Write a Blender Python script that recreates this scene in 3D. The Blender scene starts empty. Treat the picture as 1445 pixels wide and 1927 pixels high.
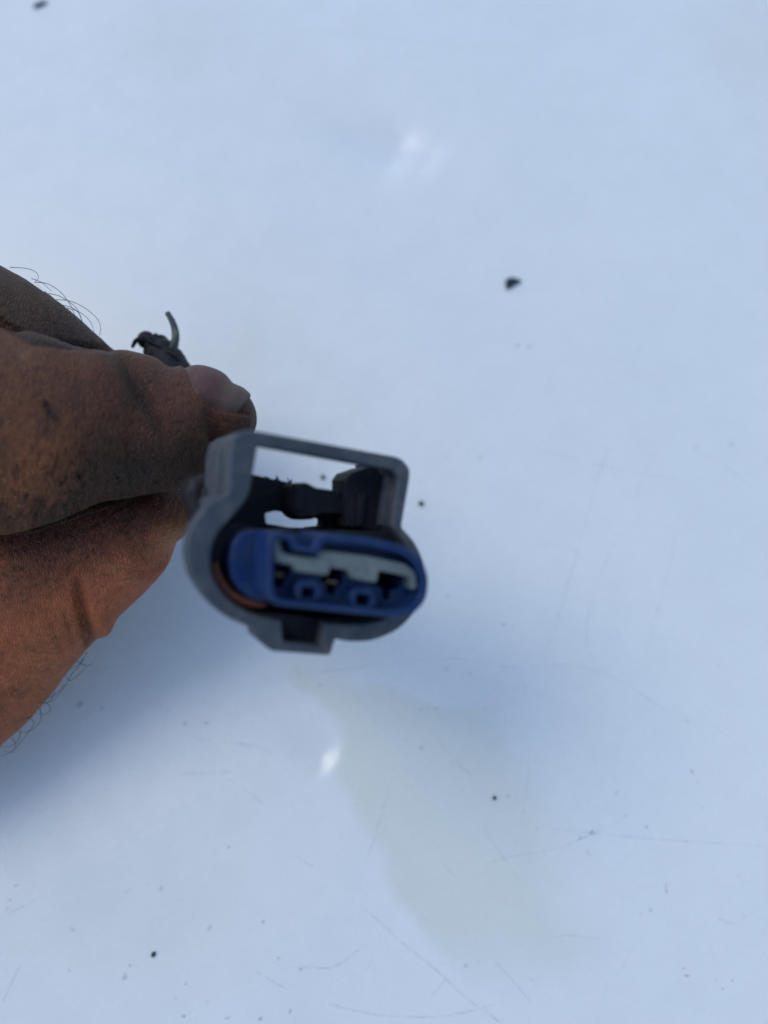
import bpy, bmesh, math, random
import numpy as np
from mathutils import Vector, Matrix
from mathutils.bvhtree import BVHTree

random.seed(7)
rng = np.random.default_rng(7)
S = bpy.context.scene
C = S.collection
R = math.radians

# ------------------------------------------------------------------ camera
F = 1549.0                     # focal length in photo pixels (photo 1445 x 1927)
TILT = R(15); H = 0.159
cam_d = bpy.data.cameras.new('camera')
cam = bpy.data.objects.new('camera', cam_d); C.objects.link(cam); S.camera = cam
cam.location = (0, 0, H); cam.rotation_euler = (TILT, 0, 0)
cam_d.sensor_fit = 'VERTICAL'; cam_d.sensor_height = 24; cam_d.lens = 24 * F / 1927
cam_d.clip_start = 0.002; cam_d.clip_end = 50
cam_d.dof.use_dof = True; cam_d.dof.focus_distance = 0.124
cam_d.dof.aperture_fstop = 5.7
CR = Vector((1, 0, 0)); CU = Vector((0, math.cos(TILT), math.sin(TILT))); CF = Vector((0, math.sin(TILT), -math.cos(TILT)))
CO = Vector((0, 0, H))

# ------------------------------------------------------------------ light
SUN_EL, SUN_AZ = 57, -62        # elevation; azimuth from +y towards +x
w = bpy.data.worlds.new('World'); S.world = w; w.use_nodes = True
nt = w.node_tree; sky = nt.nodes.new('ShaderNodeTexSky'); sky.sky_type = 'NISHITA'; sky.sun_disc = False
sky.sun_elevation = R(SUN_EL); sky.sun_rotation = R(SUN_AZ)
sky.dust_density = 0.9; sky.air_density = 1.0; sky.ozone_density = 1.0
bg = nt.nodes['Background']; bg.inputs['Strength'].default_value = 0.13
nt.links.new(sky.outputs[0], bg.inputs[0])
sl = bpy.data.lights.new('sun', 'SUN'); sl.energy = 0.5; sl.angle = R(28); sl.color = (1.0, 0.98, 0.96)
so = bpy.data.objects.new('sun', sl); C.objects.link(so)
sd = Vector((math.cos(R(SUN_EL)) * math.sin(R(SUN_AZ)), math.cos(R(SUN_EL)) * math.cos(R(SUN_AZ)), math.sin(R(SUN_EL))))
so.rotation_euler = sd.to_track_quat('Z', 'Y').to_euler(); so.location = sd * 1.0
S.view_settings.view_transform = 'Standard'; S.view_settings.look = 'None'
S.view_settings.exposure = 0.64; S.view_settings.gamma = 1

# ------------------------------------------------------------------ helpers
def ray(px, py):
    return CR * ((px - 722.5) / F) + CU * ((963.5 - py) / F) + CF
def P(px, py, mm):             # photo pixel at a depth (mm along the lens axis)
    return CO + ray(px, py) * (mm / 1000)
def G(px, py, z=0.0):          # photo pixel on the tabletop
    r = ray(px, py); return CO + r * ((z - H) / r.z)
def to_px(v):                  # numpy (n,3) -> px, py, depth
    v = np.asarray(v) - np.array(CO)
    x = v @ np.array(CR); y = v @ np.array(CU); d = v @ np.array(CF)
    return 722.5 + F * x / d, 963.5 - F * y / d, d

def mat(name, col, rough=0.5, spec=0.5, sss=0):
    m = bpy.data.materials.new(name); m.use_nodes = True
    b = m.node_tree.nodes['Principled BSDF']
    b.inputs['Base Color'].default_value = (*col, 1); b.inputs['Roughness'].default_value = rough
    b.inputs['Specular IOR Level'].default_value = spec
    return m, m.node_tree, b
def N(nt, t, **k):
    n = nt.nodes.new(t)
    for a, v in k.items():
        if a in n.inputs: n.inputs[a].default_value = v
        else: setattr(n, a, v)
    return n
def noise(nt, scale, detail=4, rough=0.6, coord=None, dist=0):
    n = nt.nodes.new('ShaderNodeTexNoise'); n.inputs['Scale'].default_value = scale
    n.inputs['Detail'].default_value = detail; n.inputs['Roughness'].default_value = rough
    n.inputs['Distortion'].default_value = dist
    if coord is not None: nt.links.new(coord, n.inputs['Vector'])
    return n
def ramp(nt, src, stops):
    r = nt.nodes.new('ShaderNodeValToRGB'); e = r.color_ramp.elements
    while len(e) < len(stops): e.new(0.5)
    for i, (p, c) in enumerate(stops):
        e[i].position = p; e[i].color = (*c, 1) if len(c) == 3 else c
    nt.links.new(src, r.inputs[0]); return r
def mixc(nt, fac, a, b, mode='MIX'):
    m = nt.nodes.new('ShaderNodeMix'); m.data_type = 'RGBA'; m.blend_type = mode
    for s, i in ((fac, 0), (a, 6), (b, 7)):
        if isinstance(s, (int, float)): m.inputs[i].default_value = s
        elif isinstance(s, tuple): m.inputs[i].default_value = (*s, 1)
        else: nt.links.new(s, m.inputs[i])
    return m.outputs[2]
def bump(nt, b, h, strength, dist):
    n = nt.nodes.new('ShaderNodeBump'); n.inputs['Strength'].default_value = strength; n.inputs['Distance'].default_value = dist
    nt.links.new(h, n.inputs['Height']); nt.links.new(n.outputs[0], b.inputs['Normal']); return n
def oc(nt): return nt.nodes.new('ShaderNodeTexCoord').outputs['Object']

def obj(name, me, m, parent=None, smooth=True, auto=None):
    o = bpy.data.objects.new(name, me); C.objects.link(o)
    if m is not None: me.materials.clear(); me.materials.append(m)
    if smooth:
        me.polygons.foreach_set('use_smooth', [True] * len(me.polygons))
        if auto is not None:
            try: me.set_sharp_from_angle(angle=R(auto))
            except Exception: pass
    if parent:
        o.parent = parent; o.matrix_parent_inverse = Matrix.Translation(-parent.location)
    return o
def empty(name, loc):
    o = bpy.data.objects.new(name, None); C.objects.link(o); o.location = loc; o.empty_display_size = 0.005; return o
def tag(o, label=None, cat=None, group=None, kind=None):
    for k, v in (('label', label), ('category', cat), ('group', group), ('kind', kind)):
        if v: o[k] = v
    return o
def catmull(pts, n):
    p = np.array(pts, float); p = np.vstack([2 * p[0] - p[1], p, 2 * p[-1] - p[-2]]); out = []
    for i in range(1, len(p) - 2):
        for k in range(n):
            t = k / n
            out.append(0.5 * (2 * p[i] + (p[i + 1] - p[i - 1]) * t + (2 * p[i - 1] - 5 * p[i] + 4 * p[i + 1] - p[i + 2]) * t * t + (3 * p[i] - p[i - 1] - 3 * p[i + 1] + p[i + 2]) * t ** 3))
    out.append(p[-2]); return np.array(out)
def sweep(bm, cen, ra, rb, ref, seg=24, caps=True):
    """tube with elliptical section; ra along ref, rb across; round ends"""
    cen = [Vector(c) for c in cen]; n = len(cen)
    ref = Vector(ref).normalized(); T = []
    for i in range(n): T.append((cen[min(i + 1, n - 1)] - cen[max(i - 1, 0)]).normalized())
    rows = []
    if caps:
        for a in (85, 65, 45, 25): rows.append((cen[0] - T[0] * rb[0] * math.sin(R(a)), T[0], ra[0] * math.cos(R(a)), rb[0] * math.cos(R(a))))
    for i in range(n): rows.append((cen[i], T[i], ra[i], rb[i]))
    if caps:
        for a in (25, 45, 65, 85): rows.append((cen[-1] + T[-1] * rb[-1] * math.sin(R(a)), T[-1], ra[-1] * math.cos(R(a)), rb[-1] * math.cos(R(a))))
    rings = []
    for c, t, a, b in rows:
        e1 = ref - t * ref.dot(t)
        if e1.length < 1e-4: e1 = CR - t * CR.dot(t)
        e1.normalize(); e2 = t.cross(e1)
        rings.append([bm.verts.new(c + e1 * (a * math.cos(2 * math.pi * k / seg)) + e2 * (b * math.sin(2 * math.pi * k / seg))) for k in range(seg)])
    for r0, r1 in zip(rings, rings[1:]):
        for k in range(seg): bm.faces.new((r0[k], r0[(k + 1) % seg], r1[(k + 1) % seg], r1[k]))
    bm.faces.new(rings[0][::-1]); bm.faces.new(rings[-1])
def tube(bm, pts, r, seg=8, sub=6, r1=None):
    c = catmull(pts, sub); n = len(c)
    rr = [r + ((r1 if r1 is not None else r) - r) * i / (n - 1) for i in range(n)]
    sweep(bm, c, rr, rr, (0.13, 0.31, 0.94), seg, caps=False)
def bm_mesh(bm, name):
    bmesh.ops.recalc_face_normals(bm, faces=bm.faces[:]); me = bpy.data.meshes.new(name); bm.to_mesh(me); bm.free(); return me
def evaluated(ob):
    dg = bpy.context.evaluated_depsgraph_get(); dg.update()
    return bpy.data.meshes.new_from_object(ob.evaluated_get(dg))

# value noise in numpy (for geometry and pigment)
def vnoise(p, scale, seed=0):
    p = np.asarray(p) * scale + seed * 17.3; i = np.floor(p).astype(np.int64); f = p - i; f = f * f * (3 - 2 * f)
    def h(a):
        n = (a[..., 0] * 374761393 + a[..., 1] * 668265263 + a[..., 2] * 2147483647 + seed * 1013) & 0xffffffff
        n = ((n ^ (n >> 13)) * 1274126177) & 0xffffffff
        return ((n ^ (n >> 16)) & 0xffff) / 65535.0
    o = 0
    for dx in (0, 1):
        for dy in (0, 1):
            for dz in (0, 1):
                wgt = np.where(dx, f[..., 0], 1 - f[..., 0]) * np.where(dy, f[..., 1], 1 - f[..., 1]) * np.where(dz, f[..., 2], 1 - f[..., 2])
                o = o + wgt * h(i + np.array([dx, dy, dz]))
    return o
def fbm(p, scale, seed=0, oct=4):
    s = 0; a = 0.5
    for k in range(oct): s = s + a * vnoise(p, scale * 2 ** k, seed + k); a *= 0.5
    return s / (1 - 0.5 ** oct)
def seg_dist(x, y, poly):
    """distance from points to a polyline (pixels) and the parameter along it"""
    best = np.full(x.shape, 1e9); par = np.zeros(x.shape); L = len(poly) - 1
    for k in range(L):
        ax, ay = poly[k]; bx, by = poly[k + 1]; dx, dy = bx - ax, by - ay
        t = np.clip(((x - ax) * dx + (y - ay) * dy) / (dx * dx + dy * dy), 0, 1)
        d = np.hypot(x - ax - t * dx, y - ay - t * dy); m = d < best
        best = np.where(m, d, best); par = np.where(m, (k + t) / L, par)
    return best, par
def gauss(d, s): return np.exp(-(d / s) ** 2)
def blob(x, y, cx, cy, sx, sy=None, rot=0):
    sy = sy or sx; c, s = math.cos(R(rot)), math.sin(R(rot)); u = (x - cx) * c + (y - cy) * s; v = -(x - cx) * s + (y - cy) * c
    return np.exp(-((u / sx) ** 2 + (v / sy) ** 2))

# ================================================================== TABLETOP
# glossy white sheet, dented, scuffed, with a reflection painted in
XS = np.unique(np.concatenate([np.linspace(-1.2, -0.13, 10), np.arange(-0.13, 0.13, 0.0007), np.linspace(0.13, 1.2, 10)]))
YS = np.unique(np.concatenate([np.linspace(-1.2, -0.08, 10), np.arange(-0.08, 0.20, 0.0007), np.linspace(0.20, 1.2, 10)]))
gx, gy = np.meshgrid(XS, YS); nx, ny = len(XS), len(YS)
co = np.stack([gx.ravel(), gy.ravel(), np.zeros(gx.size)], 1)
bx, by, bd = to_px(co)
inside = (bd > 0.02) & (np.abs(bx - 722) < 1400) & (np.abs(by - 963) < 1600)
z = 0.00035 * (fbm(co, 16, 3, 3) - 0.5) * np.exp(-(np.hypot(co[:, 0], co[:, 1] - .05) / 0.25) ** 2)
def bumpdent(px, py, r_mm, h_mm, sx=1.0):
    g = G(px, py); d = np.hypot((co[:, 0] - g.x) / sx, co[:, 1] - g.y) * 1000
    if sx != 1.0:      # a dent with one steep flank and one long shallow one
        u = ((co[:, 0] - g.x) * math.sin(R(SUN_AZ)) + (co[:, 1] - g.y) * math.cos(R(SUN_AZ))) * 1000
        v = ((co[:, 0] - g.x) * math.cos(R(SUN_AZ)) - (co[:, 1] - g.y) * math.sin(R(SUN_AZ))) * 1000
        return h_mm / 1000 * np.exp(-(u / np.where(u < 0, r_mm * .8, r_mm * 3)) ** 2 - (v / (r_mm * 1.3)) ** 2)
    return h_mm / 1000 * np.exp(-(d / r_mm) ** 2)
z += bumpdent(735, 285, 5.5, -1.45, 1.2) + bumpdent(800, 296, 3.8, -0.85, 1.2)  # dents added and shaped to catch sun glints, the next one too
z += bumpdent(606, 1420, 2.5, -0.88, 0.8)
for px, py, a in ((298, 108, .12), (168, 210, .12), (548, 160, .08), (682, 440, .08), (1185, 215, .06), (975, 650, .06), (996, 652, .06), (755, 145, .05), (1352, 305, .05)):
    z += bumpdent(px, py, 0.9, -a)
co[:, 2] = z
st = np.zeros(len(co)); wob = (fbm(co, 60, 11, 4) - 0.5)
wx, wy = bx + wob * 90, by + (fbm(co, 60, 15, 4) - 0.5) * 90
# yellow-green reflection of phone and person, painted below the connector with a winding border
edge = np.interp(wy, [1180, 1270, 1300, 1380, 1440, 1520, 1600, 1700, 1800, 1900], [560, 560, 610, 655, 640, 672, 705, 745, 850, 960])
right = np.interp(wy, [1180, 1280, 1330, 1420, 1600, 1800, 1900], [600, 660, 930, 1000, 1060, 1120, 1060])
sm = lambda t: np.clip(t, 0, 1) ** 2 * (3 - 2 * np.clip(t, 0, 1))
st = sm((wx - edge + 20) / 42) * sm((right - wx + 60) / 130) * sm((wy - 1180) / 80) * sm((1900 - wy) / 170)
st = np.maximum(st, 0.55 * blob(wx, wy, 340, 70, 110, 80)); st = np.maximum(st, 0.45 * blob(wx, wy, 1410, 80, 80, 130))  # smaller yellowish patches in the same tint
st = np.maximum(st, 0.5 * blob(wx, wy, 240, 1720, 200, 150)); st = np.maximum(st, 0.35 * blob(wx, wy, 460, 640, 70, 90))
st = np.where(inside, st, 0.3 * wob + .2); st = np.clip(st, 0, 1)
ii = np.arange(nx * ny).reshape(ny, nx)
fc = np.stack([ii[:-1, :-1], ii[:-1, 1:], ii[1:, 1:], ii[1:, :-1]], -1).reshape(-1, 4)
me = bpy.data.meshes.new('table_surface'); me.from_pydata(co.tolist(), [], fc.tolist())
ca = me.color_attributes.new('reflection_tint', 'FLOAT_COLOR', 'POINT')
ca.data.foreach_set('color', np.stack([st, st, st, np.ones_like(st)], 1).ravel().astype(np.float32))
m, nt, b = mat('white_laminate', (.8, .8, .8), 0.22, 0.5)
cc = oc(nt); at = nt.nodes.new('ShaderNodeVertexColor'); at.layer_name = 'reflection_tint'
n1 = noise(nt, 22, 5, .6, cc); n2 = noise(nt, 900, 3, .6, cc); n3 = noise(nt, 120, 6, .7, cc)
base = ramp(nt, n1.outputs[0], [(.3, (.715, .755, .735)), (.7, (.755, .79, .765))])
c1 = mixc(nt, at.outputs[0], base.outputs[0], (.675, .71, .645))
fl = ramp(nt, n3.outputs[0], [(.35, (.93, .93, .93)), (.6, (1, 1, 1))])
c2 = mixc(nt, 0.35, c1, fl.outputs[0], 'MULTIPLY')
# scattered pin-prick dirt and faint short grey smears
vo = N(nt, 'ShaderNodeTexVoronoi'); vo.inputs['Scale'].default_value = 190; nt.links.new(cc, vo.inputs['Vector'])
vr = ramp(nt, vo.outputs['Distance'], [(0.03, (1, 1, 1)), (0.075, (0, 0, 0))])
mp = N(nt, 'ShaderNodeMapping'); nt.links.new(cc, mp.inputs[0]); mp.inputs['Scale'].default_value = (1, 1, 1)
n4 = noise(nt, 30, 3, .6, cc); nr = ramp(nt, n4.outputs[0], [(.52, (0, 0, 0)), (.66, (.55, .55, .55))])
dm = mixc(nt, 1.0, vr.outputs[0], nr.outputs[0], 'MULTIPLY')
c3 = mixc(nt, dm, c2, (.20, .23, .26))
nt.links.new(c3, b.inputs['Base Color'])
rr = ramp(nt, n3.outputs[0], [(.3, (.20, .20, .20)), (.7, (.34, .34, .34))]); nt.links.new(rr.outputs[0], b.inputs['Roughness'])
bump(nt, b, n2.outputs[0], 0.10, 0.0001)
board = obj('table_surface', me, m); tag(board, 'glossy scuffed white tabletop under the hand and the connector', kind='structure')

# ---- scratches and scuffs (fine wear laid into the gloss)
def zat(x, y):
    i = int(np.clip(np.searchsorted(XS, x), 1, nx - 1)); j = int(np.clip(np.searchsorted(YS, y), 1, ny - 1))
    return float(z[j * nx + i])
def scratch_mat(name, col, al):
    m, nt, b = mat(name, col, .45, .3)
    n = noise(nt, 260, 4, .7, oc(nt)); r = ramp(nt, n.outputs[0], [(.36, (0, 0, 0)), (.62, (al, al, al))])
    nt.links.new(r.outputs[0], b.inputs['Alpha']); return m
bm = bmesh.new()
def ribbon(bm, pts, wpx, lift=0.00006):
    c = catmull(pts, 8); n = len(c); L = []
    for i in range(n):
        a = G(*c[max(i - 1, 0)]); d = G(*c[min(i + 1, n - 1)]) - a; p = G(*c[i]); d.normalize(); s = Vector((-d.y, d.x, 0))
        ww = wpx * 1.05e-4 * math.sin(math.pi * (i + .6) / (n + .2)) ** .5 * (0.7 + .6 * random.random())
        row = []
        for q in (p - s * ww / 2, p + s * ww / 2): row.append(bm.verts.new((q.x, q.y, zat(q.x, q.y) + lift)))
        L.append(row)
    for a, b2 in zip(L, L[1:]): bm.faces.new((a[0], a[1], b2[1], b2[0]))
SCR = [
 ([(1122, 900), (1100, 985), (1075, 1075), (1050, 1160), (1028, 1220)], 1.8), ([(1162, 1005), (1140, 1055), (1126, 1090)], 1.8),
 ([(1112, 1120), (1103, 1180), (1105, 1215), (1115, 1242)], 2.4), ([(1205, 640), (1195, 670), (1190, 695)], 2), ([(1270, 1010), (1250, 1100), (1225, 1190), (1210, 1240)], 1.6),
 ([(1000, 845), (1100, 868), (1190, 888), (1290, 905)], 1.8), ([(1148, 835), (1135, 870), (1122, 900)], 2.0), ([(1225, 860), (1205, 905), (1190, 950)], 1.6),
 ([(0, 1728), (30, 1712), (55, 1700), (85, 1683)], 2.4), ([(6, 1885), (25, 1845), (40, 1812)], 2.4), ([(370, 1390), (440, 1398), (490, 1408), (522, 1424)], 2.6),
 ([(340, 1456), (390, 1455), (440, 1450)], 2), ([(430, 1465), (470, 1492), (500, 1515)], 2), ([(822, 1390), (860, 1435), (900, 1472)], 2),
 ([(740, 1460), (715, 1540), (700, 1590), (686, 1622)], 2.2), ([(675, 1700), (720, 1740), (770, 1785), (820, 1825), (880, 1880), (940, 1925)], 2.8), ([(840, 1838), (825, 1860), (808, 1876)], 2.4),
 ([(520, 1815), (580, 1820), (630, 1818), (670, 1790), (695, 1770)], 2.4), ([(580, 1875), (660, 1900), (740, 1912), (830, 1912), (900, 1898), (945, 1882)], 2.6),
 ([(930, 1808), (960, 1840), (985, 1870), (998, 1885)], 2.4), ([(905, 1890), (930, 1915), (945, 1927)], 2.2), ([(480, 1825), (510, 1845), (540, 1860)], 2.6),
 ([(905, 1628), (960, 1612), (1040, 1598), (1100, 1575), (1165, 1545)], 2), ([(1010, 1555), (1090, 1565), (1180, 1575), (1290, 1583), (1440, 1592)], 2), ([(995, 1400), (992, 1470), (985, 1520), (975, 1560)], 1.8),
 ([(1060, 1250), (1120, 1262), (1180, 1290), (1240, 1330), (1280, 1350)], 1.8), ([(740, 1250), (860, 1240), (960, 1255), (1100, 1248)], 1.5),
 ([(560, 1270), (660, 1258), (720, 1250)], 2), ([(495, 1272), (505, 1280)], 3), ([(990, 1835), (1005, 1850), (1011, 1855)], 2.4), ([(540, 1590), (560, 1612), (600, 1640)], 2),
 ([(1300, 850), (1350, 870), (1400, 905), (1440, 935)], 1.6), ([(1000, 1780), (1060, 1760), (1130, 1768)], 1.5), ([(1350, 1730), (1390, 1742)], 2), ([(1100, 1600), (1110, 1620)], 2.6),
 ([(720, 215), (745, 250), (772, 268)], 1.6), ([(330, 80), (600, 60), (900, 90)], 1.2), ([(900, 1545), (930, 1590), (980, 1660)], 1.4), ([(1300, 1320), (1380, 1400), (1440, 1440)], 1.3),
]
for pts, ww in SCR: ribbon(bm, pts, ww * 1.25)
for k in range(50):
    x, y = random.uniform(0, 1445), random.uniform(700, 1927)
    if x < 830 and y < 1260: continue
    a = random.gauss(math.pi * .38, .5); l = random.uniform(8, 55)
    ribbon(bm, [(x, y), (x + l * .5 * math.cos(a) + random.gauss(0, 1.5), y + l * .5 * math.sin(a)), (x + l * math.cos(a), y + l * math.sin(a))], random.uniform(.8, 1.6))
sc = obj('scratch_marks', bm_mesh(bm, 'scratch_marks'), scratch_mat('scratch', (.46, .50, .56), .20), board); sc['kind'] = 'stuff'

# ---- specks of dirt on the tabletop
dirt, nt, b = mat('dark_grit', (.035, .045, .06), .7, .15)
n = noise(nt, 3000, 3, .6, oc(nt)); r = ramp(nt, n.outputs[0], [(.35, (.012, .020, .034)), (.7, (.045, .065, .095))]); nt.links.new(r.outputs[0], b.inputs['Base Color'])
def speck(bm, px, py, a, bb, rot, h=0.35):
    c = G(px, py); n = 9; sc = 1.1e-4; zz = zat(c.x, c.y)
    ring = []; r0 = random.random() * 6
    for k in range(n):
        t = 2 * math.pi * k / n; q = 1 + .28 * math.sin(3 * t + r0) + .2 * random.uniform(-1, 1)
        u, v = a * q * math.cos(t), bb * q * math.sin(t); cr, sr = math.cos(R(-rot)), math.sin(R(-rot))
        ring.append((c.x + (u * cr - v * sr) * sc, c.y + (u * sr + v * cr) * sc))
    lo = [bm.verts.new((x, y, zz + 0.00001)) for x, y in ring]
    hi = [bm.verts.new((c.x + (x - c.x) * .6, c.y + (y - c.y) * .6, zz + h * min(a, bb) * sc * random.uniform(.6, 1.2))) for x, y in ring]
    for k in range(n): bm.faces.new((lo[k], lo[(k + 1) % n], hi[(k + 1) % n], hi[k]))
    bm.faces.new(hi)
bm = bmesh.new()
SP = [(243,1675,6,2,-40),(303,1673,5,2.5,-60),(361,1732,6,2.6,-75),(395,1746,5,3,-60),(245,1817,4,2.5,-60),(236,1838,4,6,10),(131,1827,2,2,0),(350,1851,4,2,-60),(332,1877,3,1.6,-70),
 (392,1885,5,1.5,-10),(429,1915,5,1.6,-20),(346,1912,3,2,0),(431,1593,4,2,-60),(14,1710,2,2,0),(20,1694,2,2,0),(30,1667,4,2,-20),(135,1750,5,4,0),(495,1735,2,2,0),
 (432,1593,3,3,0),(325,1527,4,4,50),(956,1500,2.2,2.2,0),(793,1407,4,3,0),(841,1122,3,3,0),(948,1175,3,2.6,0),(1000,1253,2.6,2.4,0),(1022,1223,2,2,0),(1351,1251,3,2,0),(1292,1357,3,1.8,40),
 (1301,1452,5,2,60),(1010,1559,2.6,2.4,0),(1113,1566,3.5,3,0),(1091,1577,2.5,2,0),(1320,1520,2,1.5,0),(1389,1648,2,1.6,0),(1252,1663,2.4,6,0),(1253,1677,2,4,-20),(1292,1836,4,1.5,0),(1285,1822,2,1.5,0),
 (1377,1845,2.5,2,0),(1346,1844,2,2,0),(1359,1861,1.6,1.6,0),(876,1817,3.4,3,0),(524,1803,3,2.4,60),(566,1824,3,2,-30),(496,1734,2,2,0),(622,1733,2,3,0),(546,1903,2,4,10),(490,1917,4,2.4,-50),
 (602,1289,3,2.6,0),(840,1258,5,2,-60),(884,1267,2.6,2.6,0),(839,861,3,2.6,0),(903,861,3,2.6,0),(348,1362,4,4,0),(388,1361,3,3,0),(192,1332,4,5,0),(150,1327,6,5,0),(1309,842,5,4,40),(1375,836,3,2,0),
 (974,651,4,3,20),(996,653,4,3,60),(535,1478,3,2,-60),(805,1334,2,2,0),(791,1336,3,2,0),(820,1334,2,4,0),(912,1333,2,2,0),(869,1486,2,2,0),(1175,1535,2.5,1.5,30),(1400,1725,2,1.6,0),(1107,1606,1.5,6,-25)]
for s in SP: speck(bm, *s, h=.25)
for k in range(40):
    x, y = random.uniform(0, 1445), random.uniform(900, 1927)
    if x < 820 and y < 1250: continue
    speck(bm, x, y, random.uniform(.7, 1.5), random.uniform(.6, 1.2), random.uniform(0, 180), .3)
specks = obj('dirt_specks', bm_mesh(bm, 'dirt_specks'), scratch_mat('speck_grey', (.26, .30, .35), .42), None, smooth=False)
tag(specks, 'fine dark grit and scuff specks scattered over the white tabletop', 'dirt', kind='stuff')
def chip(name, outline, h_mm, label, cat='debris', curl=0):
    bm = bmesh.new(); g = [G(x, y) for x, y in outline]; c = sum(g, Vector()) / len(g)
    lo = [bm.verts.new((p.x, p.y, zat(p.x, p.y) + 0.00003)) for p in g]
    mi = [bm.verts.new((p.x, p.y, zat(p.x, p.y) + h_mm / 1000 * (.55 + .3 * random.random()))) for p in g]
    top = [bm.verts.new((c.x + (p.x - c.x) * .55, c.y + (p.y - c.y) * .55, c.z + h_mm / 1000 * random.uniform(.85, 1.25))) for p in g]
    n = len(g)
    for k in range(n):
        bm.faces.new((lo[k], lo[(k + 1) % n], mi[(k + 1) % n], mi[k])); bm.faces.new((mi[k], mi[(k + 1) % n], top[(k + 1) % n], top[k]))
    bm.faces.new(top)
    o = obj(name, bm_mesh(bm, name), dirt, smooth=False); tag(o, label, cat); return o
chip('plastic_chip', [(950, 536), (951, 528), (962, 524), (980, 530), (972, 535), (962, 541), (953, 546)], 0.8, 'wedge-shaped dark chip lying alone on the white tabletop right of the finger')
chip('plastic_chip', [(64, 14), (74, 7), (90, 3), (86, 9), (74, 15), (67, 17)], 0.6, 'thin dark sliver at the far upper left corner of the tabletop')
chip('dirt_crumb', [(787, 949), (790, 944), (796, 945), (797, 950), (792, 953)], 0.7, 'tiny dark crumb on the tabletop just right of the connector frame')
chip('dirt_crumb', [(285, 1799), (287, 1792), (293, 1790), (294, 1795), (290, 1801)], 0.5, 'oval dark crumb on the tabletop near the bottom left, largest speck of that cluster')
chip('dirt_crumb', [(926, 1502), (929, 1497), (933, 1499), (932, 1505), (928, 1505)], 0.5, 'small dark crumb inside the yellowish painted reflection of the tabletop, lower right')
chip('dirt_crumb', [(604, 898), (607, 894), (612, 896), (611, 902), (606, 903)], 0.6, 'small dark crumb on the tabletop seen through the grey latch frame')

# ================================================================== HAND
hand_bm = bmesh.new()
def digit(pts, sub=6, seg=32):
    c = catmull(pts, sub)
    cen = [P(x, y, d) for x, y, d, r, k in c]
    rb = [r * d / 1000 / F for x, y, d, r, k in c]; ra = [q * k for q, (_, _, _, _, k) in zip(rb, c)]
    sweep(hand_bm, cen, ra, rb, CF, seg)
# index finger (nail shows), px, py, depth mm, radius px, depth ratio
digit([(422, 786, 121, 62, 1.15), (388, 783, 121, 92, 1.0), (325, 802, 120, 119, .88), (250, 800, 119, 136, .86), (170, 800, 117, 149, .86), (70, 806, 115.5, 183, .76), (-50, 812, 117, 200, .78), (-190, 800, 124, 195, .85), (-380, 790, 134, 190, .9), (-640, 800, 150, 190, .95)])
# middle finger behind it
digit([(232, 752, 133, 64, 1), (146, 712, 131, 90, 1), (56, 668, 128, 116, 1), (-34, 634, 127, 138, .95), (-160, 600, 128, 150, .95), (-330, 610, 132, 160, 1), (-620, 680, 150, 170, 1)])
# thumb below
digit([(300, 970, 129, 60, 1.3), (262, 984, 130, 98, 1.0), (190, 1028, 131, 122, .9), (100, 1086, 132, 142, .85), (10, 1156, 135, 162, .8), (-100, 1256, 138, 180, .82), (-280, 1340, 136, 208, .76), (-480, 1300, 136, 240, .62)])
# ring and little finger curled under the hand (outside the frame)
digit([(-20, 800, 143, 75, 1), (-150, 720, 143, 105, 1), (-300, 640, 142, 125, 1), (-460, 640, 143, 135, 1), (-700, 760, 145, 150, 1)])
digit([(-110, 860, 150, 62, 1), (-230, 780, 150, 88, 1), (-360, 720, 151, 100, 1), (-520, 720, 151, 110, 1), (-760, 840, 149, 130, .9)])
# back of the hand, wrist, forearm
digit([(-400, 960, 142, 300, .38), (-520, 1080, 142, 350, .36), (-640, 1220, 139, 330, .38), (-760, 1350, 135, 250, .5), (-900, 1480, 131, 230, .58), (-1200, 1700, 124, 250, .6), (-1600, 1960, 112, 270, .6)])
hm = bm_mesh(hand_bm, 'hand'); tmp = bpy.data.objects.new('tmp', hm); C.objects.link(tmp)
md = tmp.modifiers.new('r', 'REMESH'); md.mode = 'VOXEL'; md.voxel_size = 0.00055; md.use_smooth_shade = True
ms = tmp.modifiers.new('s', 'SMOOTH'); ms.factor = .5; ms.iterations = 5
hme = evaluated(tmp); bpy.data.objects.remove(tmp)
b_ = bmesh.new(); b_.from_mesh(hme); b_.verts.ensure_lookup_table()
vv = np.array([v.co[:] for v in b_.verts]); qx, qy, _ = to_px(vv); vis = (qx > -40) & (qx < 500) & (qy > 450) & (qy < 1450)
nn_ = np.array([v.normal[:] for v in b_.verts]); vis &= (nn_ @ np.array(CF)) < .35
ed = [e for e in b_.edges if vis[e.verts[0].index] and vis[e.verts[1].index]]
bmesh.ops.subdivide_edges(b_, edges=ed, cuts=2, use_grid_fill=True, smooth=0)
b_.to_mesh(hme); b_.free(); hme.update()
nv = len(hme.vertices); hv = np.empty(nv * 3); hme.vertices.foreach_get('co', hv); hv = hv.reshape(-1, 3)
hn = np.empty(nv * 3); hme.vertices.foreach_get('normal', hn); hn = hn.reshape(-1, 3)
hx, hy, hd = to_px(hv)
fac = np.clip(-(hn @ np.array(CF)) * 3 + .6, 0, 1)      # faces that look upwards
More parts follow.
